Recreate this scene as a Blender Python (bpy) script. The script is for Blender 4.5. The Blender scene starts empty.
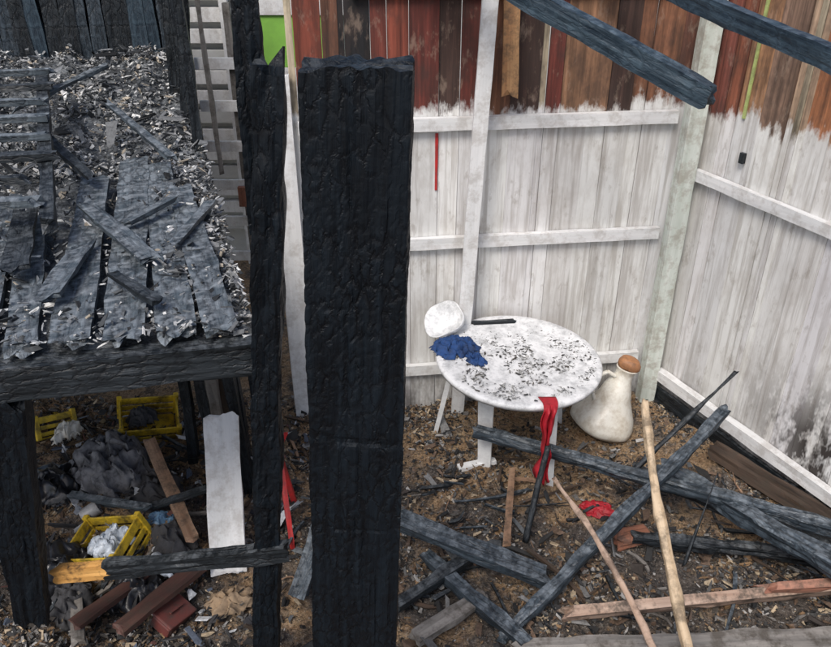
import bpy, math, random
from mathutils import Vector, Matrix, noise
R = random.Random(7)
S = bpy.context.scene
COL = S.collection

# ---------------------------------------------------------------- materials
def newmat(name):
    m = bpy.data.materials.new(name); m.use_nodes = True
    nt = m.node_tree; b = nt.nodes["Principled BSDF"]
    return m, nt, b
def N(nt, t, **kw):
    n = nt.nodes.new(t)
    for k, v in kw.items(): setattr(n, k, v)
    return n
def L(nt, a, b): nt.links.new(a, b)
def coords(nt, scale=(1,1,1), kind="Object"):
    tc = N(nt, "ShaderNodeTexCoord"); mp = N(nt, "ShaderNodeMapping")
    mp.inputs["Scale"].default_value = scale
    L(nt, tc.outputs[kind], mp.inputs[0]); return mp.outputs[0]
def noisetex(nt, vec, scale, detail=3, rough=.6):
    n = N(nt, "ShaderNodeTexNoise"); n.inputs["Scale"].default_value = scale
    n.inputs["Detail"].default_value = min(detail, 4); n.inputs["Roughness"].default_value = rough
    L(nt, vec, n.inputs["Vector"]); return n.outputs["Fac"]
def ramp(nt, fac, stops):
    r = N(nt, "ShaderNodeValToRGB"); e = r.color_ramp.elements
    while len(e) < len(stops): e.new(.5)
    for i, (p, c) in enumerate(stops):
        e[i].position = p; e[i].color = (c[0], c[1], c[2], 1) if isinstance(c, tuple) else (c, c, c, 1)
    L(nt, fac, r.inputs[0]); return r.outputs[0]
def mix(nt, fac, a, b, mode='MIX'):
    m = N(nt, "ShaderNodeMix", data_type='RGBA', blend_type=mode)
    if isinstance(fac, (int, float)): m.inputs[0].default_value = fac
    else: L(nt, fac, m.inputs[0])
    for i, x in ((6, a), (7, b)):
        if isinstance(x, tuple): m.inputs[i].default_value = (x[0], x[1], x[2], 1)
        else: L(nt, x, m.inputs[i])
    return m.outputs[2]
def math_(nt, op, a, b=0.0, clamp=False):
    m = N(nt, "ShaderNodeMath", operation=op, use_clamp=clamp)
    for i, x in ((0, a), (1, b)):
        if isinstance(x, (int, float)): m.inputs[i].default_value = x
        else: L(nt, x, m.inputs[i])
    return m.outputs[0]
def bump(nt, b, h, strength=.5, dist=.01):
    n = N(nt, "ShaderNodeBump"); n.inputs["Strength"].default_value = strength
    n.inputs["Distance"].default_value = dist
    L(nt, h, n.inputs["Height"]); L(nt, n.outputs[0], b.inputs["Normal"])

def char_mat(name, base=(.004,.006,.008), hi=(.028,.035,.042), ash=(.2,.22,.24), ashamt=.35, rough=.5, spec=.35, patch=.25, cells=.8, csc=(34,34,13)):
    m, nt, b = newmat(name)
    st = noisetex(nt, coords(nt, (38, 38, 2.0)), 1, 4, .7)      # long grain
    ck = noisetex(nt, coords(nt, (16, 16, 26)), 1, 3, .65)      # crazing across the grain
    big = noisetex(nt, coords(nt), 5, 3, .7)
    vo = N(nt, "ShaderNodeTexVoronoi", feature='DISTANCE_TO_EDGE'); vo.inputs["Scale"].default_value = 1
    vm = N(nt, "ShaderNodeVectorMath", operation='ADD'); L(nt, coords(nt, csc), vm.inputs[0])
    cmb = N(nt, "ShaderNodeCombineXYZ"); L(nt, math_(nt, 'MULTIPLY', ck, 1.2), cmb.inputs[0]); L(nt, math_(nt, 'MULTIPLY', st, 1.0), cmb.inputs[2])
    L(nt, cmb.outputs[0], vm.inputs[1]); L(nt, vm.outputs[0], vo.inputs["Vector"])
    e = math_(nt, 'SUBTRACT', 1, ramp(nt, vo.outputs["Distance"], [(0, 0.), (.16, 1.)]), True)
    e = math_(nt, 'MULTIPLY', e, ramp(nt, big, [(.36, .1), (.56, 1.)]))
    c = mix(nt, ramp(nt, st, [(.38, 0.), (.72, 1.)]), base, hi)
    c = mix(nt, math_(nt, 'MULTIPLY', ramp(nt, ck, [(.5, 0.), (.68, 1.)]), .5), c, hi)
    c = mix(nt, math_(nt, 'MULTIPLY', ramp(nt, big, [(.5, 0.), (.7, 1.)]), patch), c, tuple(min(1, k*1.9) for k in hi))
    geo = N(nt, "ShaderNodeNewGeometry"); sx = N(nt, "ShaderNodeSeparateXYZ"); L(nt, geo.outputs["Normal"], sx.inputs[0])
    f = math_(nt, 'MULTIPLY', ramp(nt, sx.outputs[2], [(.2, 0.), (.9, 1.)]), ramp(nt, ck, [(.4, 0.), (.65, 1.)]))
    c = mix(nt, math_(nt, 'MULTIPLY', f, ashamt), c, ash)
    c = mix(nt, math_(nt, 'MULTIPLY', e, .75*cells, True), c, (.002,.002,.003))
    L(nt, c, b.inputs["Base Color"]); b.inputs["Roughness"].default_value = rough
    b.inputs["Specular IOR Level"].default_value = spec
    h = math_(nt, 'ADD', math_(nt, 'MULTIPLY', st, 1.2), math_(nt, 'MULTIPLY', ck, .5))
    bump(nt, b, math_(nt, 'SUBTRACT', h, math_(nt, 'MULTIPLY', e, .7*cells)), .75, .006)
    return m
CHAR = char_mat("charred_wood")
CHARPOST = char_mat("charred_post_wood", base=(.0014,.0028,.005), hi=(.007,.012,.018), ashamt=.2, spec=.27, rough=.5, patch=.15, cells=.9)
CHARGREY = char_mat("charred_grey_wood", base=(.022,.029,.036), hi=(.12,.15,.175), ash=(.40,.43,.46), ashamt=.45, cells=.8, csc=(24,24,9))
CHARBLUE = char_mat("charred_blue_beam", base=(.010,.016,.022), hi=(.065,.086,.108), ash=(.3,.34,.38), ashamt=.38, rough=.45, spec=.45, cells=.7)
CHARTOP = char_mat("charred_rafter_wood", base=(.010,.02,.032), hi=(.055,.085,.11), ash=(.2,.25,.3), ashamt=.3, rough=.5, cells=.4)

def wood_mat(name, c0, c1, grime=(.05,.04,.03), gr=.3, rough=.7):
    m, nt, b = newmat(name)
    st = noisetex(nt, coords(nt, (28, 28, 1.8)), 1, 4, .65)
    c = mix(nt, ramp(nt, st, [(.3, 0.), (.7, 1.)]), c0, c1)
    bg = noisetex(nt, coords(nt), 9, 4, .75)
    c = mix(nt, math_(nt, 'MULTIPLY', ramp(nt, bg, [(.46, 0.), (.62, 1.)]), gr), c, grime)
    L(nt, c, b.inputs["Base Color"]); b.inputs["Roughness"].default_value = rough
    bump(nt, b, st, .5, .005); return m
PALEW = wood_mat("pale_wood", (.42,.30,.18), (.66,.52,.36), grime=(.12,.09,.06), gr=.75)
PINKW = wood_mat("stripped_branch_wood", (.42,.28,.2), (.62,.47,.37), grime=(.12,.08,.06), gr=.7)
TANW = wood_mat("tan_wood", (.2,.11,.065), (.4,.26,.17), gr=.8)
PINKB = wood_mat("pinkish_board_wood", (.28,.18,.13), (.5,.37,.29), gr=.85)
REDW = wood_mat("red_wood", (.22,.08,.05), (.38,.19,.13), gr=.7)
WHITEW = wood_mat("white_painted_wood", (.64,.65,.65), (.80,.80,.80), grime=(.38,.35,.32), gr=.5)
GREENW = wood_mat("pale_green_wood", (.47,.52,.46), (.68,.72,.67), grime=(.3,.26,.21), gr=.6)
YELW = wood_mat("unburnt_yellow_wood", (.45,.2,.04), (.68,.38,.12), grime=(.02,.014,.01), gr=.95)
GREYW = wood_mat("weathered_grey_wood", (.10,.095,.09), (.27,.25,.23), gr=.75)
DKRED = wood_mat("dark_red_wood", (.05,.022,.02), (.13,.06,.045), gr=.6)
SCORCH = wood_mat("scorched_board_wood", (.025,.018,.014), (.10,.065,.045), gr=.7)

def plain(name, c, rough=.5, grime=(.05,.045,.04), gr=.4, sc=9, spec=.5):
    m, nt, b = newmat(name)
    v = coords(nt); n1 = noisetex(nt, v, sc, 4, .75)
    cc = mix(nt, math_(nt, 'MULTIPLY', ramp(nt, n1, [(.43, 0.), (.66, 1.)]), gr), c, grime)
    L(nt, cc, b.inputs["Base Color"]); b.inputs["Roughness"].default_value = rough
    b.inputs["Specular IOR Level"].default_value = spec
    bump(nt, b, noisetex(nt, v, sc*6, 3), .3, .004); return m
WPLAST = plain("white_plastic", (.80,.81,.81), .45, (.42,.42,.42), .5)
TABTOP = plain("ash_dusted_plastic", (.78,.79,.80), .5, (.33,.34,.35), .75, 11)
CERAM = plain("white_ceramic", (.76,.74,.67), .35, (.36,.28,.18), .6, 7)
TERRA = plain("terracotta", (.42,.19,.08), .6, gr=.6)
BLUEC = plain("blue_cloth", (.015,.06,.2), .8, (.008,.015,.035), .8, 14)
REDC = plain("red_cloth", (.42,.012,.025), .6, (.1,.01,.01), .6, 12)
REDP = plain("red_plastic", (.5,.03,.03), .4, gr=.7)
YELP = plain("yellow_plastic", (.68,.46,.03), .5, (.06,.045,.02), .9)
BAGM = plain("white_bag_film", (.62,.68,.76), .35, (.15,.18,.22), .8, 12)
BLUEBAG = plain("blue_bag_film", (.13,.25,.4), .35, (.08,.1,.14), .7, 12)
GREYC = plain("grey_cloth", (.2,.2,.21), .9, (.03,.03,.035), .9, 10)
DARKC = plain("dark_cloth", (.05,.05,.055), .9, (.015,.015,.015), .7)
BLKF = plain("black_film", (.015,.016,.02), .3, gr=.2)
BRICK = plain("reddish_brick", (.24,.1,.06), .85, gr=.8)
MAROON = plain("maroon_metal", (.13,.035,.03), .5, gr=.9)

def attr_mat(name, rough=.8):
    m, nt, b = newmat(name)
    a = N(nt, "ShaderNodeAttribute", attribute_name="Col")
    n1 = noisetex(nt, coords(nt), 60, 2, .7)
    c = mix(nt, .8, a.outputs["Color"], ramp(nt, n1, [(.3, .45), (.6, 1.)]), 'MULTIPLY')
    L(nt, c, b.inputs["Base Color"]); b.inputs["Roughness"].default_value = rough
    return m
CHIP = attr_mat("debris_chips")

# ---------------------------------------------------------------- helpers
def mkobj(name, me, mat=None, parent=None):
    o = bpy.data.objects.new(name, me); COL.objects.link(o)
    if mat is not None: me.materials.append(mat)
    if parent is not None: o.parent = parent
    return o
def empty(name):
    e = bpy.data.objects.new(name, None); COL.objects.link(e); return e
def smooth(me, on=True):
    me.polygons.foreach_set("use_smooth", [on]*len(me.polygons)); me.update()

def beam(name, p0, p1, w, d, mat, parent=None, side=None, res=.03, amp=.006, fr=12, t0=1., t1=1., rag=.03, crack=0., bend=0., rnd=.0, ragb=None, grooves=(), ridge=None):
    """irregular timber: local Z from p0 to p1; local X = width (w), local Y = thickness (d)"""
    p0 = Vector(p0); p1 = Vector(p1); ax = p1-p0; ln = ax.length; z = ax.normalized()
    side = Vector(side) if side is not None else (z.cross(Vector((0,0,1))) if abs(z.z) < .9 else Vector((1,0,0)))
    x = (side - z*side.dot(z)).normalized(); y = z.cross(x)
    seed = R.uniform(0, 100)
    nw = max(1, int(w/res)); nd = max(1, int(d/res)); nl = max(3, int(ln/res/1.3))
    per = []
    for i in range(nw): per.append((-w/2+w*i/nw, -d/2))
    for i in range(nd): per.append((w/2, -d/2+d*i/nd))
    for i in range(nw): per.append((w/2-w*i/nw, d/2))
    for i in range(nd): per.append((-w/2, d/2-d*i/nd))
    if rnd > 0:
        q = []
        for a, b in per:
            l = math.hypot(a/(w/2), b/(d/2)); f = 1+(1/l-1)*rnd; q.append((a*f, b*f))
        per = q
    if ridge is None: ridge = amp*.35
    np_ = len(per); vs = []; fs = []
    for k in range(nl+1):
        t = k/nl; tap = t0+(t1-t0)*t
        bx = bend*math.sin(t*math.pi) + .3*bend*noise.noise(Vector((t*3, seed, 0)))
        for a, b in per:
            P = Vector((a, b, t*ln)); q = Vector((P.x*fr, P.y*fr, P.z*fr*.35))+Vector((seed,)*3)
            n = noise.noise(q)+.5*noise.noise(q*2.7)
            dv = amp*n + ridge*noise.noise(Vector((a*90+seed, b*90, P.z*4)))*2
            if crack:
                mk = max(0, min(1, .5+2.2*noise.noise(Vector((a*4+seed, b*4, P.z*1.7)))))
                dd, _ = noise.voronoi(Vector((P.x*38+noise.noise(q)*.5+seed, P.y*38+seed, P.z*17)))
                e = min(1, (dd[1]-dd[0])/.25); dv += -crack*(1-e)*mk
            for (gz, gd, gw) in grooves:
                dz = P.z-gz-.03*noise.noise(Vector((a*14+seed, b*14, gz))); dv -= gd*math.exp(-(dz/gw)**2)*(.6+.8*noise.noise(Vector((a*20, gz, seed))))
            l = max(1e-6, math.hypot(a, b))
            zz = P.z
            if k == nl: zz += rag*noise.noise(Vector((a*25, b*25, seed)))*1.5
            if k == 0: zz += (ragb if ragb is not None else rag)*noise.noise(Vector((a*25, b*25, seed+9)))*1.5
            vs.append((a*tap+a/l*dv+bx, b*tap+b/l*dv, zz))
    for k in range(nl):
        for i in range(np_):
            j = (i+1) % np_
            fs.append((k*np_+i, k*np_+j, (k+1)*np_+j, (k+1)*np_+i))
    for base, rev in ((0, True), (nl*np_, False)):
        c = Vector((0,0,0))
        for i in range(np_): c += Vector(vs[base+i])
        c /= np_; ci = len(vs); vs.append(tuple(c))
        for i in range(np_):
            j = (i+1) % np_
            fs.append((base+j, base+i, ci) if rev else (base+i, base+j, ci))
    me = bpy.data.meshes.new(name); me.from_pydata(vs, [], fs)
    if rnd > .3: smooth(me)
    o = mkobj(name, me, mat)
    o.matrix_world = Matrix.Translation(p0) @ Matrix((x, y, z)).transposed().to_4x4()
    if parent is not None: o.parent = parent
    return o

def chips(name, pts, sizes, palette, flat=.5, parent=None, thick=.25, elong=2.5):
    vs = []; fs = []; cols = []
    for P in pts:
        s = R.uniform(*sizes)*R.choice((.5,.7,1,1,1.3)); a = s*R.uniform(.6, elong); b = s*R.uniform(.4, 1); c = s*thick*R.uniform(.4, 1.3)
        M = Matrix.Rotation(R.uniform(0, 6.28), 3, 'Z') @ Matrix.Rotation(R.gauss(0, flat), 3, 'X') @ Matrix.Rotation(R.gauss(0, flat), 3, 'Y')
        i0 = len(vs); col = R.choice(palette); f = R.uniform(.7, 1.25); col = (col[0]*f, col[1]*f, col[2]*f, 1)
        for dz in (-1, 1):
            for dx, dy in ((-1,-1),(1,-1),(1,1),(-1,1)):
                v = Vector((dx*a*R.uniform(.3,1.1)/2, dy*b*R.uniform(.2,1.1)/2, dz*c/2*R.uniform(.5,1.2)))
                vs.append(tuple(M @ v + Vector(P))); cols.append(col)
        for q in ((0,3,2,1),(4,5,6,7),(0,1,5,4),(1,2,6,5),(2,3,7,6),(3,0,4,7)): fs.append(tuple(i0+k for k in q))
    me = bpy.data.meshes.new(name); me.from_pydata(vs, [], fs)
    at = me.color_attributes.new("Col", 'FLOAT_COLOR', 'POINT')
    at.data.foreach_set("color", [c for k in cols for c in k])
    return mkobj(name, me, CHIP, parent)

def crumple(name, loc, size, hgt, mat, parent=None, rz=None, dome=.5, fr=3.):
    n = 46; sd = R.uniform(0, 90); vs = []; idx = {}; fs = []
    for j in range(n+1):
        for i in range(n+1):
            u = i/n*2-1; v = j/n*2-1; th = math.atan2(v, u); r = math.hypot(u, v)
            lim = .78+.28*noise.noise(Vector((math.cos(th)*1.6+sd, math.sin(th)*1.6, 0)))
            if r > lim: continue
            p = Vector((u*fr+sd, v*fr, sd))
            f = 1-abs(noise.noise(p))*2.2; f2 = 1-abs(noise.noise(p*2.1))*2.2; f3 = noise.noise(p*5)
            e = 1-(r/lim)**2
            z = hgt*(dome*e + e**.4*(.4*f+.22*f2+.06*f3))
            w = Vector((noise.noise(p*1.3+Vector((9,0,0))), noise.noise(p*1.3+Vector((0,9,0))), 0))*.22
            idx[(i, j)] = len(vs); vs.append(((u+w.x)*size[0], (v+w.y)*size[1], max(z, .004)))
    for (i, j) in idx:
        q = [(i,j),(i+1,j),(i+1,j+1),(i,j+1)]
        if all(k in idx for k in q): fs.append(tuple(idx[k] for k in q))
    me = bpy.data.meshes.new(name); me.from_pydata(vs, [], fs); smooth(me)
    o = mkobj(name, me, mat, parent); o.location = loc; o.rotation_euler = (0, 0, rz if rz is not None else R.uniform(0, 6))
    s = o.modifiers.new("s", 'SOLIDIFY'); s.thickness = .003
    return o

def lathe(name, prof, mat, seg=48, parent=None, loc=(0,0,0), rot=(0,0,0), dent=0):
    vs = []; fs = []
    for r, z in prof:
        for i in range(seg):
            a = 2*math.pi*i/seg; x, y = r*math.cos(a), r*math.sin(a)
            f = 1+dent*noise.noise(Vector((x*6, y*6, z*6))) if r > .01 else 1
            vs.append((x*f, y*f, z))
    n = len(prof)
    for k in range(n-1):
        for i in range(seg):
            j = (i+1) % seg; fs.append((k*seg+i, k*seg+j, (k+1)*seg+j, (k+1)*seg+i))
    fs.append(tuple(range(seg))[::-1]); fs.append(tuple((n-1)*seg+i for i in range(seg)))
    me = bpy.data.meshes.new(name); me.from_pydata(vs, [], fs); smooth(me)
    o = mkobj(name, me, mat, parent); o.location = loc; o.rotation_euler = rot; return o

def bx(name, lo, hi, mat, parent, bev=0):
    vs = [(x, y, z) for z in (lo[2], hi[2]) for (x, y) in ((lo[0],lo[1]),(hi[0],lo[1]),(hi[0],hi[1]),(lo[0],hi[1]))]
    fs = [(3,2,1,0),(4,5,6,7),(0,1,5,4),(1,2,6,5),(2,3,7,6),(3,0,4,7)]
    me = bpy.data.meshes.new(name); me.from_pydata(vs, [], fs); o = mkobj(name, me, mat, parent)
    if bev:
        md = o.modifiers.new("b", 'BEVEL'); md.width = bev; md.segments = 2
    return o

# ---------------------------------------------------------------- ground
def gh(x, y):
    if abs(x) > 6 or y > 9 or y < -3: return 0
    p = Vector((x*1.6, y*1.6, 3)); q = Vector((x*6, y*6, 7)); r = Vector((x*18, y*18, 1))
    h = .05*noise.noise(p)+.035*noise.noise(q)+.02*noise.noise(r)
    if x < -.6 and y < 5.6: h += .09*max(0, noise.noise(Vector((x*2.5, y*2.5, 11))))*2
    return h+.02
def axis(lo, hi, st, far):
    a = []; v = lo
    while v < hi: a.append(v); v += st
    a.append(hi)
    return [-f for f in reversed(far) if -f < lo-1]+[lo-2, lo-.6]+a+[hi+.6, hi+2]+[f for f in far if f > hi+2]
far = [12, 20, 40, 80, 160, 300]
xs = axis(-4, 4.2, .022, far); ys = axis(1.2, 5.2, .022, far)
vs = [(x, y, gh(x, y)) for y in ys for x in xs]; nx = len(xs)
fs = [(j*nx+i, j*nx+i+1, (j+1)*nx+i+1, (j+1)*nx+i) for j in range(len(ys)-1) for i in range(nx-1)]
me = bpy.data.meshes.new("ground"); me.from_pydata(vs, [], fs); smooth(me)
m, nt, b = newmat("burnt_ground")
v = coords(nt)
n1 = noisetex(nt, v, 1.7, 4, .75); n2 = noisetex(nt, v, 9, 4, .8); n3 = noisetex(nt, v, 55, 3, .8)
sp = N(nt, "ShaderNodeSeparateXYZ"); L(nt, v, sp.inputs[0])
burn = math_(nt, 'MULTIPLY', math_(nt, 'SUBTRACT', 3.8, sp.outputs[1]), .17)
n1b = math_(nt, 'ADD', n1, math_(nt, 'MINIMUM', math_(nt, 'MAXIMUM', burn, -.05), .10))
c = mix(nt, ramp(nt, n2, [(.35, 0.), (.65, 1.)]), (.28,.17,.09), (.52,.37,.22))
c = mix(nt, ramp(nt, n1b, [(.49, 0.), (.60, .92)]), c, (.095,.085,.08))
c = mix(nt, math_(nt, 'MULTIPLY', ramp(nt, n2, [(.52, 0.), (.6, 1.)]), .75), c, (.035,.034,.036))
c = mix(nt, math_(nt, 'MULTIPLY', ramp(nt, n3, [(.58, 0.), (.68, 1.)]), .5), c, (.4,.38,.35))
c = mix(nt, .8, c, ramp(nt, n3, [(.36, .2), (.56, 1.)]), 'MULTIPLY')
L(nt, c, b.inputs["Base Color"]); b.inputs["Roughness"].default_value = .95
bump(nt, b, math_(nt, 'ADD', n3, n2), .9, .025)
mkobj("ground", me, m)

# ---------------------------------------------------------------- fence
def fence_material():
    m, nt, b = newmat("half_whitewashed_boards")
    tc = N(nt, "ShaderNodeTexCoord"); sx = N(nt, "ShaderNodeSeparateXYZ"); L(nt, tc.outputs["Object"], sx.inputs[0])
    z = sx.outputs[2]; x = sx.outputs[0]
    a = N(nt, "ShaderNodeAttribute", attribute_name="Col")
    ln = N(nt, "ShaderNodeAttribute", attribute_name="line")
    st = noisetex(nt, coords(nt, (26, 26, 1.3)), 1, 4, .68)
    bl = noisetex(nt, coords(nt, (6, 6, 3)), 1, 4, .75)
    lg = noisetex(nt, coords(nt, (1.6, 1.6, 1.1)), 1, 4, .65)
    edge = noisetex(nt, coords(nt, (13, 13, 6)), 1, 4, .7)
    wood = mix(nt, 1., a.outputs["Color"], ramp(nt, st, [(.3, .3), (.5, .8), (.7, 1.5)]), 'MULTIPLY')
    wood = mix(nt, math_(nt, 'MULTIPLY', ramp(nt, bl, [(.46, 0.), (.64, 1.)]), .6), wood, (.04,.026,.022))
    wood = mix(nt, math_(nt, 'MULTIPLY', ramp(nt, edge, [(.56, 0.), (.68, 1.)]), .35), wood, (.4,.3,.23))
    wh = mix(nt, ramp(nt, st, [(.36, 1.), (.54, 0.)]), (.79,.795,.795), (.52,.505,.49))
    wh = mix(nt, math_(nt, 'MULTIPLY', ramp(nt, bl, [(.48, 0.), (.68, 1.)]), .5), wh, (.47,.44,.41))
    wh = mix(nt, math_(nt, 'MULTIPLY', ramp(nt, lg, [(.50, 0.), (.70, 1.)]), .45), wh, (.45,.43,.41))
    wh = mix(nt, math_(nt, 'MULTIPLY', ramp(nt, edge, [(.58, 0.), (.7, 1.)]), .45), wh, (.26,.22,.18))
    tint = N(nt, "ShaderNodeAttribute", attribute_name="tint")
    wh = mix(nt, 1., wh, tint.outputs["Color"], 'MULTIPLY')
    lim = math_(nt, 'ADD', ln.outputs["Fac"], math_(nt, 'MULTIPLY', math_(nt, 'SUBTRACT', edge, .5), .3))
    mk = math_(nt, 'MULTIPLY', math_(nt, 'SUBTRACT', lim, z), 18, True)
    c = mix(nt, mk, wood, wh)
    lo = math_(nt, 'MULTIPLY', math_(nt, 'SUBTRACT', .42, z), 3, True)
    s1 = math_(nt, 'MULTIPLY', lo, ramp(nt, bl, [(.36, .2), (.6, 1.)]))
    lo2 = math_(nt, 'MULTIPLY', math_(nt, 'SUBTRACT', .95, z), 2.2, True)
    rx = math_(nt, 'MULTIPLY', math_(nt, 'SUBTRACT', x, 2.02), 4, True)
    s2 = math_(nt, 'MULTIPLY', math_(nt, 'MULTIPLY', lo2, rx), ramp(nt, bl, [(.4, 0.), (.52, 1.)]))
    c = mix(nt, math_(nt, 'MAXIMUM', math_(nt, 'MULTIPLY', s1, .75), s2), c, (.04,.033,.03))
    L(nt, c, b.inputs["Base Color"]); b.inputs["Roughness"].default_value = .8
    bump(nt, b, st, .5, .006)
    return m
FENCE = fence_material()
PAL = [(.13,.03,.022),(.15,.06,.04),(.25,.11,.06),(.07,.038,.03),(.2,.05,.03),(.17,.075,.045),(.16,.04,.028),(.3,.16,.09)]
def board_run(name, a, b_, parent, bot, top, line, pal, shortat=None, darkbits=()):
    a = Vector((a[0], a[1], 0)); b_ = Vector((b_[0], b_[1], 0)); d = (b_-a); ln = d.length; u = d.normalized()
    n = Vector((u.y, -u.x, 0))
    vs = []; fs = []; cols = []; lines = []; tints = []
    s = 0
    while s < ln-.02:
        w = R.choice((.09,.12,.14,.15,.17)); w = min(w, ln-s)
        pale = R.random() < .18
        if pale: w = min(.04, w)
        tp = top+R.uniform(-.05,.05); col = R.choice(pal); off = R.uniform(-.005,.005)
        if pale: col = R.choice(((.45,.38,.27), (.36,.25,.17))); off -= .006
        if shortat and s < shortat[0]: tp = shortat[1]+R.uniform(-.02,.02)
        for (q0, q1) in darkbits:
            if q0 < s+w/2 < q1: col = (.012,.012,.014)
        f = R.uniform(.8, 1.2); col = (col[0]*f, col[1]*f, col[2]*f, 1)
        li = line+R.uniform(-.045,.045); g = R.uniform(.84,1.0); ti = (g, g*R.uniform(.98,1), g*R.uniform(.96,1), 1)
        gap = R.uniform(.001,.004); lean = R.uniform(-.006,.006)
        nz = 5
        i0 = len(vs)
        for k in range(nz+1):
            z = bot+(tp-bot)*k/nz + (R.uniform(-.03,.03) if k == 0 else 0)
            wob = R.uniform(-.0015,.0015)
            for (ss, dd) in ((gap/2, 0), (w-gap/2, 0), (w-gap/2, .02), (gap/2, .02)):
                P = a+u*(s+ss+lean*k/nz+wob)+n*(-dd+off); vs.append((P.x, P.y, z)); cols.append(col); lines.append(li); tints.append(ti)
        for k in range(nz):
            for i in range(4):
                j = (i+1) % 4; A = i0+k*4
                fs.append((A+i, A+j, A+4+j, A+4+i))
        fs.append((i0+3, i0+2, i0+1, i0)); T = i0+nz*4; fs.append((T, T+1, T+2, T+3))
        s += w
    me = bpy.data.meshes.new(name); me.from_pydata(vs, [], fs)
    at = me.color_attributes.new("Col", 'FLOAT_COLOR', 'POINT'); at.data.foreach_set("color", [c for k in cols for c in k])
    at = me.color_attributes.new("tint", 'FLOAT_COLOR', 'POINT'); at.data.foreach_set("color", [c for k in tints for c in k])
    at = me.attributes.new("line", 'FLOAT', 'POINT'); at.data.foreach_set("value", lines)
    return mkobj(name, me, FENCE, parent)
FB0, FB1 = (-.84, 4.41), (1.66, 4.70)
FR1 = (3.75, .66)
dirR = Vector((FR1[0]-1.70, FR1[1]-4.66, 0)).normalized()
bf = empty("wooden_fence")
board_run("boards", FB0, FB1, bf, -.02, 3.12, 2.13, PAL, shortat=(.12, 2.33), darkbits=((.40,.54),))
def onB(s, z, out=.0):
    d = Vector((FB1[0]-FB0[0], FB1[1]-FB0[1], 0)).normalized(); n = Vector((d.y, -d.x, 0))
    P = Vector((FB0[0], FB0[1], 0))+d*s+n*out; return (P.x, P.y, z)
for i, z in enumerate((2.04, 1.29, .35)):
    beam("rail_%d" % (i+1), onB(.17, z+.0, .027), onB(2.42, z, .027), .075, .042, WHITEW, bf, side=(0,0,1), amp=.003, rag=0)
beam("top_rail", onB(.5, 2.76, .022), onB(2.4, 2.77, .022), .06, .035, PALEW, bf, side=(0,0,1), amp=.002, rag=0)
beam("end_post", onB(.08, -.05, .035), onB(.07, 2.34, .035), .14, .045, WHITEW, bf, side=(1,.1,0), amp=.002, rag=.01)
beam("red_strip", onB(.97, 1.63, .006), onB(.97, 1.98, .006), .016, .01, REDP, bf, side=(1,.1,0), amp=.002, rag=0)
rf = empty("wooden_fence.001")
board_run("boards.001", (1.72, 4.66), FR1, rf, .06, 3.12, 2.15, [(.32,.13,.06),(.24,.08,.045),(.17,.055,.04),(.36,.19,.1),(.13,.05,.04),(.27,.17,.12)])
def onR(s, z, out=.0):
    n = Vector((dirR.y, -dirR.x, 0)); P = Vector((1.72, 4.66, 0))+dirR*s+n*out; return (P.x, P.y, z)
beam("rail_1.001", onR(.05, 1.70, .027), onR(4.4, 1.66, .027), .07, .042, WHITEW, rf, side=(0,0,1), amp=.003, rag=0)
beam("rail_2.001", onR(.05, .24, .035), onR(4.4, .22, .035), .08, .055, WHITEW, rf, side=(0,0,1), amp=.004, rag=0)
beam("base_board", onR(.05, .06, .03), onR(4.4, .06, .03), .15, .03, CHAR, rf, side=(0,0,1), amp=.01, rag=0)
beam("corner_post", (1.65, 4.60, -.05), (1.65, 4.60, 3.1), .105, .09, GREENW, bf, side=(1,.1,0), amp=.003, rag=.01)
beam("green_strip", onR(.30, 2.1, .006), onR(.30, 2.75, .006), .018, .01, plain("yellow_green_paint", (.42,.5,.18), gr=.6), rf, side=dirR, amp=.001, rag=0)
beam("hinge_block", onR(.36, 1.86, .02), onR(.36, 1.92, .02), .03, .02, CHAR, rf, side=dirR, amp=.003, rag=0)
beam("white_pole", (.29, 4.42, 0), (.40, 4.36, 3.0), .085, .05, WHITEW, None, side=(1,0,0), amp=.003)
beam("orange_board", (.53, 4.45, 2.22), (.50, 4.46, 3.1), .09, .03, wood_mat("orange_wood", (.26,.12,.05), (.46,.27,.13), gr=.7), None, side=(1,0,0), amp=.003)

# ---------------------------------------------------------------- neighbour house behind the fence
h = empty("white_house")
GREEN = plain("lime_green_paint", (.24,.52,.08), .7, (.15,.3,.06), .4, 3)
HW = plain("pale_house_wall", (.55,.56,.55), .8, (.35,.35,.34), .5, 3)
bx("wall", (-5.5, 7.0, 0), (2.5, 11, 3.1), HW, h)
bx("green_panel", (-1.36, 6.94, 1.85), (-.62, 6.99, 2.27), GREEN, h)
bx("roof", (-5.8, 6.7, 3.1), (2.8, 11.3, 3.25), plain("grey_roof", (.3,.3,.3)), h)
for i in range(13):
    z = .35+i*.17
    bx("siding_%d" % i, (-2.6, 6.92, z), (-1.38, 6.99, z+.11), WHITEW if i % 3 else HW, h)
bx("green_shutter", (-1.95, 6.93, 2.5), (-1.4, 6.99, 2.9), GREEN, h)
bx("trim_post", (-1.62, 6.86, 0), (-1.55, 6.915, 3.1), WHITEW, h)
bx("window_frame", (-1.36, 6.92, 2.275), (-.4, 6.99, 2.6), WHITEW, h)
bx("lower_wall_panel", (-1.36, 6.93, 0), (.5, 6.99, 1.845), WHITEW, h)
ff = empty("white_picket_fence")
for i in range(6):
    bx("slat_%d" % i, (-1.62, 5.9, .5+i*.31), (-1.12, 5.93, .58+i*.31), WHITEW, ff)
for i, x in enumerate((-1.38, -1.18)):
    bx("picket_post_%d" % i, (x, 5.94, 0), (x+.05, 5.99, 2.5), (GREYW, WHITEW)[i], ff)
bx("red_brown_board", (-1.4, 5.84, 1.0), (-.9, 5.88, 1.16), REDW, ff)

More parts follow.
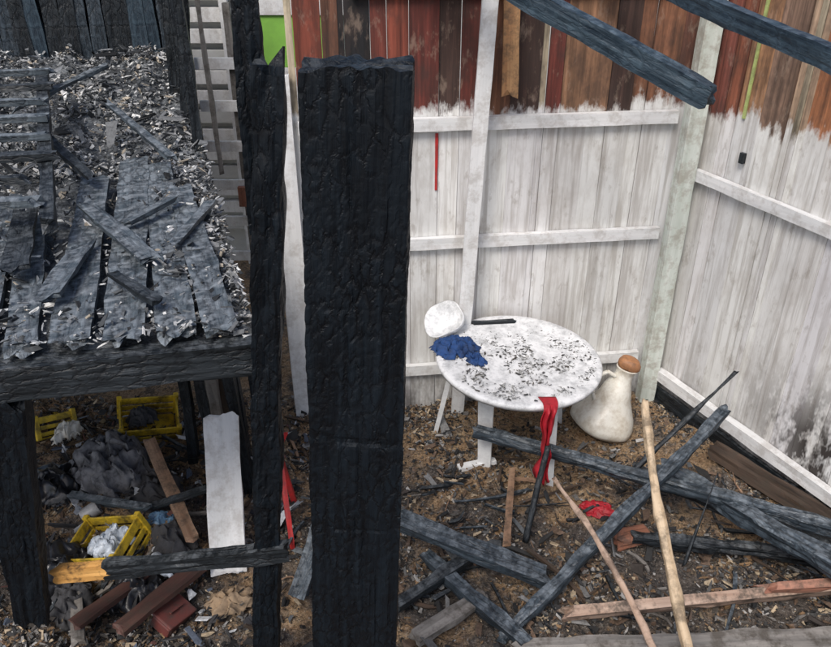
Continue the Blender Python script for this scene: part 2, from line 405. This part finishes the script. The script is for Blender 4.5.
# ---------------------------------------------------------------- charred posts
beam("charred_post", (-.247, 1.8, -.02), (-.128, 1.8, 2.93), .28, .13, CHARPOST, None, side=(1,0,0), res=.0085, amp=.005, fr=9, t0=1.04, t1=.9, rag=.014, crack=.003, ridge=.003, grooves=((1.93,.010,.012),(1.60,.005,.006),(2.35,.004,.006)))
lp = empty("charred_post.001")
beam("lower", (-.70, 2.33, -.02), (-.42, 2.3, 2.82), .108, .09, CHARPOST, lp, side=(1,0,0), res=.012, amp=.013, fr=14, t1=.85, rag=.06, crack=.004, ridge=.003)
beam("upper", (-.50, 2.36, 2.3), (-.465, 2.34, 3.5), .075, .06, CHARPOST, lp, side=(1,0,0), res=.012, amp=.01, fr=14, rag=.04, crack=.003)

# ---------------------------------------------------------------- burnt deck
dk = empty("burnt_deck")
DX = Vector((.983, .183, 0)); DY = Vector((-.306, .952, 0))
O = Vector((-.57, 2.42, 0))
def D(a, b, z): P = O-DX*a+DY*b; return Vector((P.x, P.y, z))
beam("front_beam", D(2.6, .0, 1.75), D(-.02, .0, 1.78), .13, .09, CHAR, dk, side=(0,0,1), res=.015, amp=.006, crack=.003)
beam("pillar", (-1.66, 2.30, .5), (-1.47, 2.26, 1.70), .17, .13, CHARPOST, dk, side=(1,.18,0), res=.015, amp=.009, t0=.75, rag=.05, crack=.003)
beam("pillar_2", (-2.55, 2.1, 0), (-2.5, 2.1, 1.7), .15, .12, CHAR, dk, side=(1,.18,0))
for i in range(5):
    beam("joist_%d" % (i+1), D(-.0+.6*i+.05, .07, 1.73), D(.6*i+.05, 3.5, 1.76), .09, .05, CHAR, dk, side=(0,0,1))
for i, (a, b) in enumerate(((.05,3.2),(1.3,3.3),(2.6,3.3),(.1,1.9))):
    P = D(a, b, 0); beam("rear_post_%d" % (i+1), P, (P.x, P.y, 1.72), .1, .1, CHAR, dk)
def dh(a, b):
    P = D(a, b, 0); q = Vector((P.x*3, P.y*3, 2))
    hp = max(0, min(1, (b-1.9)/1.6)); hp = hp*hp*(3-2*hp)
    left = max(0, min(1, (a-1.2)/.8))*.08
    return 1.825+.34*hp+left+.03*noise.noise(q)+.1*hp*noise.noise(q*1.8)+.02*noise.noise(q*4)
nA, nB = 90, 110; vs = []
for j in range(nB+1):
    for i in range(nA+1):
        a = 3.4*i/nA; b = 3.7*j/nB
        if i == 0: a += .05*noise.noise(Vector((b*6, 1, 0)))+.02
        P = D(a, b, dh(a, b)); vs.append(tuple(P))
fs = [(j*(nA+1)+i+1, j*(nA+1)+i, (j+1)*(nA+1)+i, (j+1)*(nA+1)+i+1) for j in range(nB) for i in range(nA)]
me = bpy.data.meshes.new("subfloor"); me.from_pydata(vs, [], fs)
o = mkobj("subfloor", me, char_mat("ash_covered_floor", base=(.03,.034,.038), hi=(.11,.12,.13), ash=(.32,.34,.35), ashamt=.6), dk)
sm = o.modifiers.new("s", 'SOLIDIFY'); sm.thickness = .04; sm.offset = -1
for i, (a0, b0, a1, b1, w) in enumerate(((.12,.02,.19,1.5,.12),(.28,.03,.28,1.9,.14),(.46,.02,.40,2.0,.15),(.64,.05,.60,1.7,.14),(.80,.02,.86,1.2,.11),(.97,.06,1.02,1.5,.14),(1.16,.02,1.2,1.1,.13))):
    lift = .035+R.uniform(0,.015)
    beam("plank_%d" % (i+1), D(a0, b0, 1.835+lift), D(a1, b1, 1.855+lift), w, .024, CHARGREY, dk, side=DX, res=.015, amp=.009, rag=.07, ridge=.002)
loose = [(.34,.55,.62,1.15,.08,1.93,1.98),(.72,.25,.62,.75,.08,1.95,1.93),(.45,.95,.22,1.2,.045,1.94,1.96),(.85,.5,.88,1.15,.10,1.96,1.96),
         (.95,.15,1.35,.22,.05,1.95,1.96),(.05,1.2,.25,.7,.05,1.93,1.93),(.6,1.5,.9,2.1,.05,1.98,2.1),(.2,1.7,.5,2.3,.04,2.0,2.15),(.35,.2,.5,.45,.04,1.94,1.94),(1.0,2.3,.5,2.9,.05,2.15,2.25)]
for i, (a0,b0,a1,b1,w,z0,z1) in enumerate(loose):
    beam("loose_plank_%d" % (i+1), D(a0,b0,z0), D(a1,b1,z1), w, .02, (TANW if i == 4 else R.choice((CHARGREY, CHARGREY, CHAR))), dk, res=.015, amp=.009, rag=.07)
sf = empty("charred_slat_frame")
beam("stringer_1", D(.74, .8, 2.02), D(.86, 2.6, 2.27), .06, .06, CHAR, sf, amp=.01)
beam("stringer_2", D(1.7, .7, 2.04), D(1.8, 2.6, 2.28), .06, .05, CHAR, sf, amp=.01)
for i in range(8):
    b = .9+i*.23
    beam("slat_%d" % (i+1), D(.73+R.uniform(0,.12), b, 2.09+i*.03), D(1.95, b+R.uniform(-.06,.06), 2.10+i*.03), .06, .03, R.choice((CHAR, CHARGREY)), sf, amp=.01, rag=.05, res=.02)
ASH = [(.6,.61,.6),(.45,.46,.46),(.3,.31,.32),(.06,.065,.07),(.02,.023,.026),(.68,.68,.66),(.16,.17,.18),(.4,.35,.28),(.03,.032,.035),(.5,.5,.5),(.1,.11,.12),(.05,.055,.06),(.22,.23,.24)]
pts = []
while len(pts) < 28000:
    a = R.uniform(0, 3.2); b = R.uniform(.0, 3.7)
    w = .17
    if b > 1.75+.3*noise.noise(Vector((a*3, b*3, 0))): w = 1
    elif a > 1.0: w = .6
    elif a < .30+.14*noise.noise(Vector((b*4, 0, 0))): w = 1
    elif b < .25: w = .5
    w *= .4+1.2*max(0, noise.noise(Vector((a*5, b*5, 3)))+.45)
    if R.random() < w:
        z = dh(a, b)+.012+abs(R.gauss(0, .02)) + (.03 if b < 1.9 and .05 < a < 1.3 else 0)
        P = D(a, b, z); pts.append(tuple(P))
chips("ash_debris", pts, (.008, .032), ASH, flat=.5)
big = []
for _ in range(420):
    a = R.uniform(0, 2.6); b = R.uniform(.1, 3.6)
    if .3 < a < 1.0 and b < 1.7: continue
    big.append(tuple(D(a, b, dh(a, b)+.05+R.uniform(0,.04))))
chips("charred_fragments", big, (.04, .08), [(.02,.024,.028),(.05,.055,.06),(.012,.014,.016),(.2,.21,.22)], flat=.35, thick=.15, elong=3.5)
bw = empty("burnt_wall")
for i in range(40):
    a = i*.095; top = 3.3+R.uniform(-.3,.3)
    P = D(a, 3.62+R.uniform(-.04,.02), 1.7); Q = D(a+R.uniform(-.06,.06), 3.66, top)
    beam("board_%d" % (i+1), P, Q, R.uniform(.085,.11), .03, R.choice((CHAR, CHAR, CHARTOP, CHARBLUE)), bw, side=DX, res=.04, amp=.01)
P = D(-.05, 3.74, 1.7)
for i in range(9):
    b = 2.25+i*.16
    beam("stud_%d" % (i+1), D(.05+R.uniform(-.05,.08), b, 1.75), D(.04+R.uniform(-.08,.1), b+R.uniform(-.08,.08), 3.3+R.uniform(-.4,.2)), R.uniform(.035,.07), .045, CHAR, bw, side=DX, res=.02, amp=.012, rag=.06)
beam("backing", D(-.0, 3.74, 2.5), D(3.9, 3.74, 2.5), 1.5, .03, CHAR, bw, side=(0,0,1), res=.1)
beam("stud_pale", D(-.1, 2.6, 1.6), D(-.08, 2.62, 3.2), .03, .03, GREYW, bw, side=DX)

# ---------------------------------------------------------------- under-deck clutter
def crate(name, loc, rz, s=(.36,.27,.2), tilt=0, tilty=0):
    e = empty(name); W, Dp, H = s
    def slab(n, lo, hi): return bx(n, lo, hi, YELP, e, .004)
    slab("bottom", (-W/2+.012,-Dp/2+.012,0), (W/2-.012,Dp/2-.012,.012))
    for sx in (-1, 1):
        for k in range(3):
            z = .02+k*(H-.03)/3; hh = (H-.03)/3*.62 if k < 2 else (H-.03)/3
            slab("long_slat_%d_%d" % (sx+1, k), (-W/2, sx*Dp/2-.006, z), (W/2, sx*Dp/2+.006, z+hh))
            slab("short_slat_%d_%d" % (sx+1, k), (sx*W/2-.006, -Dp/2+.007, z), (sx*W/2+.006, Dp/2-.007, z+hh))
        for sy in (-1, 1): slab("corner_%d_%d" % (sx+1, sy+1), (sx*W/2-.016, sy*Dp/2-.016, 0), (sx*W/2+.016, sy*Dp/2+.016, H+.004))
    e.location = loc; e.rotation_euler = (tilt, tilty, rz); return e
crate("plastic_crate", (-1.80, 4.2, .04), .35, tilt=.3, tilty=.15)
crate("plastic_crate.001", (-1.66, 3.10, .0), -.25, (.36,.28,.2), tilt=.15, tilty=-.3)
crate("plastic_crate.002", (-2.48, 4.2, -.02), .9, (.26,.22,.16), tilt=-.5, tilty=.3)
crumple("plastic_bag", (-1.64, 3.08, .13), (.17,.13), .1, BAGM)
crumple("plastic_bag.001", (-1.80, 4.15, .17), (.14,.11), .1, DARKC)
crumple("plastic_bag.002", (-1.45, 3.28, .1), (.12,.1), .07, BLUEBAG)
crumple("white_rag", (-2.28, 4.05, .1), (.13,.1), .12, CERAM)
crumple("grey_cloth", (-1.85, 3.72, .06), (.42,.3), .26, GREYC, dome=.6, fr=4)
crumple("grey_cloth.001", (-1.55, 3.5, .06), (.26,.2), .16, DARKC)
crumple("grey_cloth.002", (-1.35, 3.15, .06), (.18,.22), .14, DARKC)
crumple("grey_cloth.003", (-1.75, 2.72, .06), (.2,.16), .1, DARKC)
crumple("tan_cloth", (-.95, 2.75, .05), (.16,.12), .08, plain("tan_cloth_fabric", (.35,.25,.16), .9, gr=.6))
crumple("black_plastic_sheet", (-1.95, 2.95, .05), (.25,.25), .15, BLKF)
crumple("black_plastic_sheet.001", (-1.45, 2.85, .05), (.22,.18), .12, BLKF)
crumple("black_plastic_sheet.002", (-2.2, 3.6, .05), (.25,.25), .15, BLKF)
beam("white_board", (-1.0, 2.95, .06), (-1.07, 3.46, .72), .19, .02, WHITEW, None, side=(1,0,0), amp=.005, rag=.02, res=.015)
bb = empty("half_burnt_bar")
beam("charred_part", (-1.30, 2.332, .758), (-.52, 2.28, .92), .072, .055, CHAR, bb, side=(0,0,1), res=.012, amp=.010)
beam("unburnt_end", (-1.53, 2.345, .715), (-1.26, 2.33, .767), .064, .05, YELW, bb, side=(0,0,1), res=.012, amp=.006)
beam("wooden_plank", (-1.62, 3.75, .32), (-1.22, 3.1, .16), .07, .03, TANW, None, amp=.006)
beam("wooden_plank.001", (-1.42, 2.9, .1), (-1.62, 2.5, .2), .07, .03, DKRED, None, amp=.008, res=.02)
beam("wooden_plank.004", (-1.12, 2.95, .14), (-1.40, 2.45, .22), .09, .03, DKRED, None, amp=.008, res=.02)
beam("wooden_plank.005", (-1.75, 2.8, .1), (-1.6, 2.45, .15), .06, .03, GREYW, None, amp=.006)
beam("wooden_plank.006", (-1.5, 3.3, .2), (-1.15, 3.35, .3), .05, .02, CHAR, None, amp=.008)
beam("wooden_plank.007", (-2.0, 3.4, .2), (-1.5, 3.25, .24), .05, .02, CHARGREY, None, amp=.008)
st_ = empty("charred_studs")
for i, (x, y) in enumerate(((-1.42,3.9),(-1.27,3.85),(-1.16,3.7),(-1.05,3.8),(-1.0,3.6),(-1.35,4.3),(-.92,3.75),(-1.22,4.1))):
    beam("stud_%d" % (i+1), (x, y, -.02), (x+R.uniform(-.05,.05), y+R.uniform(-.1,.1), 1.7 if i in (0,3) else R.uniform(.8,1.3)), .06, .05, (CHAR, CHAR, GREYW, CHAR, CHAR, GREYW, CHAR, SCORCH)[i], st_, amp=.008, rag=.06)
rc = empty("red_plastic_chair")
beam("leg_1", (-.68, 3.12, .03), (-.755, 3.38, .50), .028, .02, REDP, rc, amp=.006, rag=.01, res=.012)
beam("leg_2", (-.72, 3.5, .03), (-.80, 3.55, .42), .03, .02, REDP, rc, amp=.003, rag=.01, res=.012)
beam("seat_fragment", (-.82, 3.40, .42), (-.75, 3.55, .54), .07, .015, REDP, rc, amp=.008, res=.012)
mb = empty("maroon_metal_box")
bx("case", (-.09,-.06,0), (.09,.06,.07), MAROON, mb, .01); bx("lid", (-.095,-.066,.072), (.095,.066,.09), MAROON, mb, .008)
beam("handle", (-.04,0,.105), (.04,0,.105), .012, .012, MAROON, mb, amp=0, rag=0, res=.01)
mb.location = (-1.24, 2.66, .02); mb.rotation_euler = (.35,.25,1.1)
bt = empty("plastic_bottle")
lathe("bottle_body", [(.03,0),(.035,.01),(.035,.14),(.028,.17),(.013,.2),(.013,.225)], BAGM, 20, bt); bt.location = (-1.4, 3.0, .12); bt.rotation_euler = (1.4, 0, .7)
tc_ = empty("tin_can")
lathe("can_body", [(.04,0),(.042,.005),(.042,.1),(.04,.105),(.036,.1),(.036,.02)], plain("dull_metal", (.4,.4,.4), .4, gr=.6), 24, tc_); tc_.location = (-1.9, 3.3, .12); tc_.rotation_euler = (1.2, .3, 2)

# ---------------------------------------------------------------- round table
tb = empty("round_table"); TC = Vector((.63, 4.02, 0)); TZ = .74
lathe("table_top", [(.0001,-.012),(.45,-.012),(.47,-.035),(.497,-.035),(.507,-.012),(.503,.0),(.49,.008),(.46,.004),(.0001,.004)], TABTOP, 72, tb, (TC.x, TC.y, TZ), (math.radians(1), math.radians(2), 0))
lathe("hub", [(.12,-.05),(.12,-.012)], WPLAST, 32, tb, (TC.x, TC.y, TZ))
for i, (ax, ay, fx, fy, w) in enumerate(((-.38,.08,-.5,.17,.035),(-.2,-.12,-.19,-.16,.1),(.18,-.3,.2,-.34,.05),(.3,.25,.36,.3,.05))):
    beam("leg_%d" % (i+1), (TC.x+fx, TC.y+fy, 0), (TC.x+ax, TC.y+ay, TZ-.014), w, w*.6, WPLAST, tb, side=(1,-.2,0), amp=.0015, rag=0, t0=.8, res=.02)
beam("foot_bar", (TC.x-.36, TC.y-.2, .035), (TC.x-.12, TC.y-.14, .05), .05, .03, WPLAST, tb, amp=.002, rag=0)
pts = []
while len(pts) < 1700:
    r = .47*math.sqrt(R.random()); t = R.uniform(0, 6.28); x = TC.x+r*math.cos(t); y = TC.y+r*math.sin(t)
    if noise.noise(Vector((x*7, y*7, 5))) + (y-TC.y)*.5 > -.08+R.uniform(-.25,.25): pts.append((x, y, TZ+.007-(x-TC.x)*.035))
chips("table_ash", pts, (.004, .018), [(.05,.05,.05),(.15,.15,.15),(.3,.3,.29),(.08,.07,.06),(.4,.4,.39)], flat=.15, thick=.15)
crumple("blue_cloth", (.24, 4.09, TZ+.010), (.19,.15), .085, BLUEC, rz=.3, fr=3.6)
crumple("blue_cloth.001", (.36, 3.97, TZ+.008), (.11,.07), .05, BLUEC)
pl = empty("white_bowl")
lathe("bowl_shell", [(.05,0),(.085,.012),(.125,.045),(.14,.075),(.134,.077),(.118,.05),(.08,.02),(.0001,.012)], TABTOP, 40, pl, dent=.35)
pl.location = (.21, 4.33, TZ+.04); pl.rotation_euler = (math.radians(25), math.radians(-20), 0)
beam("burnt_stick", (.36, 4.39, TZ+.03), (.64, 4.43, TZ+.02), .028, .022, CHAR, None, res=.012)
def cloth(name, P, drop, w, mat):
    vs = []; nu, nv = 16, 40
    for j in range(nv+1):
        t = j/nv
        for i in range(nu+1):
            s = i/nu-.5; ww = w*(1-.45*math.sin(t*2.6)+.35*noise.noise(Vector((t*5, 2, 0))))
            x = P[0]+s*ww+.03*noise.noise(Vector((t*5, 0, 3))); fold = .02*math.sin(s*15+t*3)+.015*noise.noise(Vector((s*9, t*9, 0)))
            if t < .15: y = P[1]+.1*(1-t/.15); z = P[2]+.012+.004*fold
            else: y = P[1]-.012+fold; z = P[2]-drop*(t-.15)/.85 + .1*noise.noise(Vector((s*6, 0, 4)))*t
            vs.append((x, y, z))
    fs = [(j*(nu+1)+i, j*(nu+1)+i+1, (j+1)*(nu+1)+i+1, (j+1)*(nu+1)+i) for j in range(nv) for i in range(nu)]
    me = bpy.data.meshes.new(name); me.from_pydata(vs, [], fs); smooth(me); o = mkobj(name, me, mat)
    s = o.modifiers.new("s", 'SOLIDIFY'); s.thickness = .004; return o
cloth("red_cloth", (.74, 3.50, TZ-.01), .5, .10, REDC)
crumple("red_cloth.001", (1.08, 3.45, .03), (.14,.09), .045, REDC)

# ---------------------------------------------------------------- ceramic jug, tipped slightly
g = empty("ceramic_jug")
lathe("body", [(.12,0),(.19,.012),(.235,.05),(.24,.09),(.205,.15),(.155,.21),(.12,.28),(.10,.35),(.075,.40),(.062,.45),(.068,.49),(.078,.50),(.07,.505),(.055,.49)], CERAM, 48, g, dent=.12)
lathe("cap", [(.066,.50),(.078,.515),(.08,.54),(.066,.565),(.04,.575),(.02,.577)], TERRA, 32, g, dent=.6)
pts_ = [(-.06,.43),(-.13,.45),(-.175,.41),(-.19,.34),(-.17,.27),(-.135,.22)]
for i in range(len(pts_)-1):
    a0, a1 = pts_[i], pts_[i+1]
    beam("handle_%d" % (i+1), (a0[0], -.02, a0[1]), (a1[0], -.02, a1[1]), .034, .026, CERAM, g, rnd=1., res=.008, amp=.001, rag=0)
g.scale = (.92, .92, .97); g.location = (1.25, 4.24, .03); g.rotation_euler = (math.radians(-4), math.radians(16), 0)

# ---------------------------------------------------------------- overhead and fallen timbers
beam("charred_rafter", (-.28, 4.5, 3.17), (1.246, 3.335, 2.475), .10, .085, CHARTOP, None, side=(0,0,1), res=.02, amp=.008, rag=.03)
beam("charred_rafter.001", (.98, 4.55, 2.90), (1.78, 2.42, 2.62), .085, .06, CHARTOP, None, side=(0,0,1), res=.02, amp=.007, rag=.03)
beam("charred_beam", (.36, 3.78, .36), (2.62, 2.80, .34), .075, .06, CHARBLUE, None, res=.014, amp=.016, rnd=.3)
beam("charred_beam.001", (1.79, 3.64, .62), (.42, 2.52, .07), .06, .05, CHARBLUE, None, res=.014, amp=.014, rnd=.3)
beam("charred_beam.002", (1.45, 3.55, .28), (2.6, 1.95, .45), .11, .09, CHARBLUE, None, res=.018, amp=.02, rnd=.3)
beam("charred_beam.003", (1.3, 3.6, .2), (2.75, 2.6, .22), .08, .07, CHAR, None, res=.018, amp=.018, rnd=.3)
beam("charred_beam.004", (1.2, 3.15, .12), (2.5, 2.9, .16), .07, .06, CHAR, None, res=.018, amp=.018, rnd=.3)
beam("charred_stick", (1.22, 3.42, .33), (1.86, 3.76, .82), .035, .03, CHAR, None, res=.012, amp=.008, rnd=.7, t1=.4)
beam("charred_stick.001", (.62, 3.2, .05), (.74, 3.45, .5), .035, .03, CHAR, None, res=.012, amp=.008, rnd=.7)
beam("charred_stick.002", (1.45, 3.0, .05), (1.62, 3.22, .5), .02, .02, CHAR, None, res=.012, amp=.005, rnd=.7, t1=.3)
beam("bare_branch", (1.21, 1.5, .2), (1.155, 3.2, 1.0), .058, .054, PALEW, None, res=.012, amp=.012, rnd=1., t1=.8, bend=-.06)
beam("bare_branch.001", (1.05, 1.75, .42), (.79, 3.43, .30), .040, .038, PINKW, None, res=.012, amp=.009, rnd=1., t1=.7, bend=.07)
beam("fallen_board", (.74, 2.62, .13), (2.75, 2.84, .15), .16, .05, PINKB, None, side=(0,-.6,1), amp=.012, res=.02, rag=.06)
beam("fallen_board.001", (1.75, 2.70, .22), (2.7, 2.78, .22), .12, .04, REDW, None, side=(0,-.6,1), amp=.012, res=.02, rag=.06)
beam("fallen_board.002", (.5, 2.42, .10), (2.4, 2.50, .12), .12, .04, GREYW, None, side=(0,1,.2), amp=.012, res=.02, rag=.06)
beam("charred_plank", (-.10, 3.12, .28), (.68, 2.84, .14), .12, .05, CHARBLUE, None, amp=.012, res=.02)
beam("charred_plank.001", (.05, 3.02, .12), (.52, 2.46, .12), .07, .05, CHARBLUE, None, amp=.014, res=.02)
beam("charred_plank.002", (-.08, 2.70, .1), (.36, 3.02, .16), .06, .05, CHAR, None, amp=.012, res=.02)
beam("charred_plank.003", (-.6, 2.75, .1), (-.45, 3.3, .4), .09, .04, CHARBLUE, None, amp=.01, res=.02)
beam("charred_plank.004", (.0, 2.5, .1), (.35, 2.75, .12), .08, .04, GREYW, None, amp=.01, res=.02)
beam("wooden_plank.002", (.6, 3.75, .1), (.5, 3.1, .12), .04, .02, TANW, None, amp=.006)
beam("wooden_plank.003", (1.9, 3.9, .12), (2.55, 2.95, .14), .12, .03, SCORCH, None, side=(.3,.2,1), amp=.01, res=.02, rag=.06)
beam("broken_brick", (1.12, 3.16, .08), (1.29, 3.2, .1), .09, .07, BRICK, None, amp=.016, res=.014, rag=.03)
tw = empty("burnt_sticks")
for i in range(170):
    if i < 120: x = R.uniform(-.3, 2.5); y = R.uniform(2.3, 4.1)
    else: x = R.uniform(-2.4, -.6); y = R.uniform(2.5, 4.4)
    if x > 1.72+.52*(4.66-y)-.25: continue
    a = R.uniform(0, 6.28); l = R.uniform(.08, .42)*R.choice((.6,1,1.2)); w = R.uniform(.007, .025); z = gh(x, y)+R.uniform(.01,.05)
    beam("stick_%d" % i, (x, y, z), (x+l*math.cos(a), y+l*math.sin(a), z+R.uniform(-.02,.06)), w, w*.7, R.choice((CHAR, CHAR, CHAR, GREYW, TANW, CHARBLUE, SCORCH, SCORCH)), tw, res=.016, amp=.007, bend=R.uniform(-.03,.03), t1=R.uniform(.3,1))
RUB = [(.025,.025,.027),(.07,.06,.05),(.015,.015,.016),(.18,.17,.16),(.36,.35,.34),(.24,.15,.08),(.14,.09,.06),(.03,.03,.032),(.45,.36,.25),(.1,.1,.1)]
pts = []
while len(pts) < 20000:
    x = R.uniform(-3, 2.9); y = R.uniform(1.9, 4.6)
    if x > 1.72+.507*(4.66-y)-.04: continue
    w = .35+1.3*noise.noise(Vector((x*2.2, y*2.2, 8)))
    if x > .3 and y > 3.3: w *= .5
    if R.random() < w: pts.append((x, y, gh(x, y)+R.uniform(0,.025)))
chips("rubble", pts, (.008, .032), RUB, flat=.4, thick=.4)
pts = []
while len(pts) < 26000:
    x = R.uniform(-2.8, 2.9); y = R.uniform(2.0, 4.6)
    if x > 1.72+.507*(4.66-y)-.04: continue
    if R.random() < .5+1.2*noise.noise(Vector((x*3, y*3, 18))): pts.append((x, y, gh(x, y)+R.uniform(0,.01)))
chips("ash_grit", pts, (.004, .014), RUB, flat=.5, thick=.5, elong=1.6)
pts = [(R.uniform(-2.5,-.7), R.uniform(2.4,4.4), 0) for _ in range(520)]
pts = [(x, y, gh(x, y)+R.uniform(.02,.09)) for x, y, _ in pts]
chips("household_debris", pts, (.025, .07), [(.5,.52,.55),(.05,.05,.055),(.3,.32,.35),(.14,.06,.05),(.02,.02,.02),(.08,.1,.14),(.3,.22,.12),(.08,.08,.08),(.03,.03,.03),(.02,.02,.025)], flat=.6, thick=.15)
pts = [(R.uniform(-.9,2.2), R.uniform(2.3,4.2), 0) for _ in range(260)]
pts = [(x, y, gh(x, y)+R.uniform(.02,.05)) for x, y, _ in pts]
chips("burnt_fragments", pts, (.025, .07), [(.02,.022,.025),(.1,.11,.12),(.2,.2,.2),(.05,.04,.035),(.15,.1,.07),(.03,.03,.03)], flat=.4, thick=.25, elong=3)

# ---------------------------------------------------------------- light, sky, camera
w = bpy.data.worlds.new("World"); S.world = w; w.use_nodes = True; nt = w.node_tree
sky = nt.nodes.new("ShaderNodeTexSky"); sky.sky_type = 'NISHITA'; sky.sun_disc = False
EL, RO = math.radians(52), math.radians(205)
sky.sun_elevation = EL; sky.sun_rotation = RO; sky.dust_density = 3.0
bg = nt.nodes["Background"]; bg.inputs["Strength"].default_value = .15
nt.links.new(sky.outputs[0], bg.inputs[0])
sd = bpy.data.lights.new("sun", 'SUN'); sd.angle = math.radians(22); sd.color = (1, .955, .9)
sd.energy = 2.5
so = bpy.data.objects.new("sun", sd); COL.objects.link(so)
dv = Vector((math.sin(RO)*math.cos(EL), math.cos(RO)*math.cos(EL), math.sin(EL)))
so.rotation_euler = dv.to_track_quat('Z', 'Y').to_euler()
cd = bpy.data.cameras.new("camera"); cd.lens = 780/831*36; cd.sensor_width = 36; cd.clip_end = 1000; cd.clip_start = .05
co = bpy.data.objects.new("camera", cd); COL.objects.link(co)
co.location = (0, 0, 3.3); co.rotation_euler = (math.radians(60), 0, 0)
S.camera = co
S.view_settings.view_transform = 'Standard'; S.view_settings.look = 'None'; S.view_settings.exposure = 0
